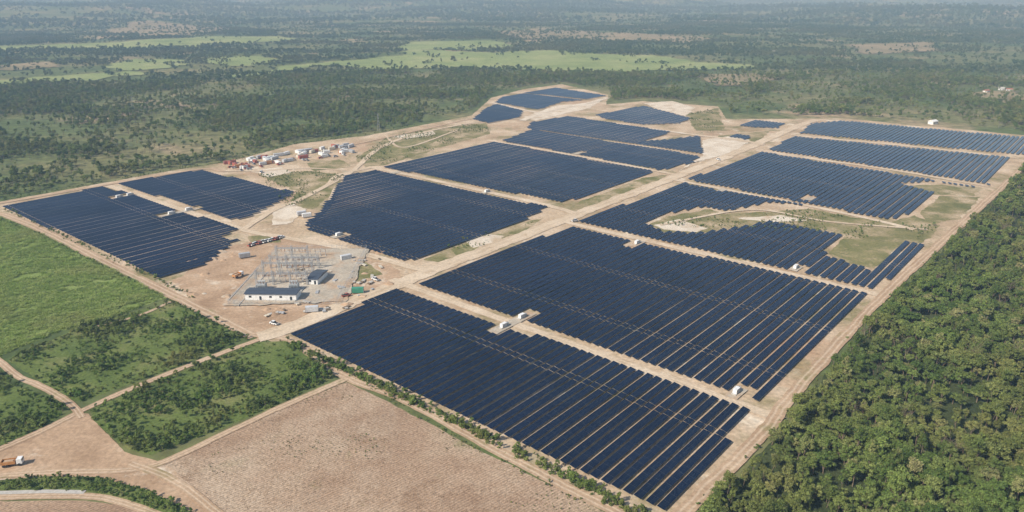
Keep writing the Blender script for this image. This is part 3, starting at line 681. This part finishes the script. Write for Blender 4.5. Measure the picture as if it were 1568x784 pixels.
def truck(loc, rz, c1='white', c2='orange', name='dump_truck'):
    mb = MB(); mb.box((0, 0, .8), (6.4, .9, .25), 2); mb.box((2.4, 0, 1.6), (1.7, 2.2, 1.7), 0, top=.93); mb.box((2.9, 0, 1.95), (.8, 2.0, .7), 3)
    mb.box((-.9, 0, 1.05), (4.4, 2.3, .2), 1)
    for yy in (-1.1, 1.1): mb.box((-.9, yy, 1.6), (4.4, .1, .9), 1)
    mb.box((-3.05, 0, 1.6), (.1, 2.3, .9), 1); mb.box((1.25, 0, 1.8), (.1, 2.3, 1.3), 1); mb.box((-.9, 0, 1.5), (4, 2.0, .6), 4, top=.7)
    for xx in (2.3, -1.3, -2.3):
        for yy in (-1., 1.): mb.cyl((xx, yy-.15, .5), (xx, yy+.15, .5), .5, .5, 2, 12)
    return mb.obj(name, [PAINT[c1], PAINT[c2], M_rubber, M_glass, M_redsoil], loc, rz)
for (u, v, c, r) in ((548, 449, 'green', .1), (478, 478, 'silver', .2), (375, 395, 'grey', .5), (470, 333, 'white', .5), (462, 330, 'silver', .5), (530, 398, 'silver', .6)):
    a = S(u, v); container('shipping_container', (a[0], a[1], .55), r, c)
cols = ['white']*6+['cream', 'silver', 'silver', 'grey', 'grey', 'blue', 'red', 'orange', 'red']
for k in range(56):
    t = R.random(); u = 352+t*190+R.uniform(-5, 5); v = 256-t*28+R.uniform(-7, 6)
    a = S(u, v); container('site_cabin', (a[0], a[1], .35), R.choice([.7, .7+1.57, .55, 1.2]), R.choice(cols), R.choice([6.06, 9, 6.06]))
for k in range(26):
    t = R.random(); u = 352+t*190; v = 259-t*28+R.uniform(-6, 6); a = S(u, v); car((a[0], a[1], .35), R.choice([.7, 2.3]), R.choice(['white', 'silver', 'grey', 'red']), k % 2 == 0)
for k in range(14):
    u = 384+k*3.6; a = S(u, 377-k*.9+R.uniform(-.6, .6)); car((a[0], a[1], .45), 1.2+R.uniform(-.1, .1), R.choice(['white', 'silver', 'grey', 'white', 'red']), k % 3 == 0)
for (u, v) in ((400, 265), (430, 252), (575, 430), (420, 498), (530, 455), (1100, 246), (880, 340)):
    a = S(u, v); car((a[0], a[1], .55), R.uniform(0, 3), R.choice(['white', 'silver', 'red']), True)
a = S(20, 713); truck((a[0], a[1], .26), .25)
a = S(365, 425); truck((a[0], a[1], .5), 1.1, 'white', 'orange')
for k in range(40):
    u = R.uniform(290, 600); v = 470-abs(u-440)*.25+R.uniform(-60, 24)
    a = S(u, v)
    if sx0-3 < a[0] < sx1+3 and sy0-3 < a[1] < sy1+3: continue
    r = R.uniform(1.2, 3.2); V = [(0, 0, r*.4)]; n = 9
    for ring, hh in ((.5, .24), (1, 0)):
        for i in range(n):
            q = r*ring*R.uniform(.75, 1.25); V.append((math.cos(6.283*i/n)*q*1.3, math.sin(6.283*i/n)*q, hh*r*R.uniform(.8, 1.2) if hh else -.1))
    Fc = [[0, 1+i, 1+(i+1) % n] for i in range(n)]+[[1+i, 1+n+i, 1+n+(i+1) % n, 1+(i+1) % n] for i in range(n)]
    o = meshobj('soil_heap', V, Fc, R.choice([M_redsoil, M_yard, M_redsoil])); o.location = (a[0], a[1], .1)
for k in range(50):
    u = R.uniform(400, 590); v = R.uniform(408, 490) - (u-440)*.12; a = S(u, v)
    mb = MB(); n = R.randint(1, 3)
    for q in range(n): mb.box((q*1.5, R.uniform(-.2, .2), .3), (1.2, 1.6, R.uniform(.3, .6)), R.randint(0, 1))
    mb.obj('pallet_stack', [M_conc, R.choice([PAINT['cream'], PAINT['grey'], M_trunk])], (a[0], a[1], .55), R.uniform(0, 3))

# ------------------------------------------------------------------ houses far away
for (u, v, L, roof) in ((1428, 190, 9, M_white), (1510, 142, 9, M_terracotta), (1545, 140, 8, M_terracotta), (1533, 138, 8, M_conc), (1185, 82, 9, M_conc), (1290, 80, 9, M_terracotta)):
    a = S(u, v); building('house', (a[0], a[1], float(height(a[0], a[1]))), L, L*.7, 3.5, R.uniform(-.6, .6), roof, 4, .25)
for (u, v, hgt) in ((580, 202, 20), (205, 172, 20)):
    a = S(u, v); mb = MB()
    for i in range(6):
        w0 = 3*(1-i/7); w1 = 3*(1-(i+1)/7); z0 = hgt*i/6; z1 = hgt*(i+1)/6; cr = [(-1, -1), (1, -1), (1, 1), (-1, 1)]
        for j in range(4):
            p0 = (cr[j][0]*w0/2, cr[j][1]*w0/2, z0); p1 = (cr[j][0]*w1/2, cr[j][1]*w1/2, z1); p2 = (cr[(j+1) % 4][0]*w1/2, cr[(j+1) % 4][1]*w1/2, z1); mb.beam(p0, p1, .13); mb.beam(p0, p2, .08)
    for z in (.75, .87, .98): mb.beam((-3.5, 0, hgt*z), (3.5, 0, hgt*z), .13)
    mb.obj('transmission_tower', [M_steel], (a[0], a[1], 0), .4)

# ------------------------------------------------------------------ haze
mb = MB(); mb.box((0, 8000, 160), (60000, 50000, 420))
hz = bpy.data.materials.new('haze_air'); hz.use_nodes = True; nt = hz.node_tree; nt.nodes.clear()
out = nt.nodes.new('ShaderNodeOutputMaterial'); vs = nt.nodes.new('ShaderNodeVolumeScatter')
vs.inputs['Color'].default_value = (.46, .71, 1, 1); vs.inputs['Density'].default_value = .00021; vs.inputs['Anisotropy'].default_value = 0.
nt.links.new(vs.outputs[0], out.inputs['Volume'])
mb.obj('haze', [hz])

# ------------------------------------------------------------------ light, world, camera
sd = Vector((-.78, -.56, 0)).normalized(); EL = math.radians(40)
sd = Vector((sd.x*math.cos(EL), sd.y*math.cos(EL), math.sin(EL)))
sun = bpy.data.lights.new('sun', 'SUN'); sun.energy = 5.0; sun.angle = math.radians(.5); sun.color = (1, .955, .88)
so = link(bpy.data.objects.new('sun', sun)); so.rotation_euler = sd.to_track_quat('Z', 'Y').to_euler(); so.location = (0, 0, 500)
w = bpy.data.worlds.new('World'); scene.world = w; w.use_nodes = True; nt = w.node_tree
sky = nt.nodes.new('ShaderNodeTexSky'); sky.sky_type = 'NISHITA'; sky.sun_disc = False
sky.sun_elevation = EL; sky.sun_rotation = math.atan2(sd.x, sd.y)
bg = nt.nodes['Background']; nt.links.new(sky.outputs[0], bg.inputs[0]); bg.inputs[1].default_value = .12
cam = bpy.data.cameras.new('camera'); co = link(bpy.data.objects.new('camera', cam)); co.location = (0, 0, H)
co.rotation_euler = (math.pi/2-TH, 0, 0); cam.sensor_width = 36; cam.lens = 36*F/1568; cam.clip_start = .5; cam.clip_end = 80000
scene.camera = co
scene.view_settings.view_transform = 'Standard'; scene.view_settings.look = 'None'; scene.view_settings.exposure = 0
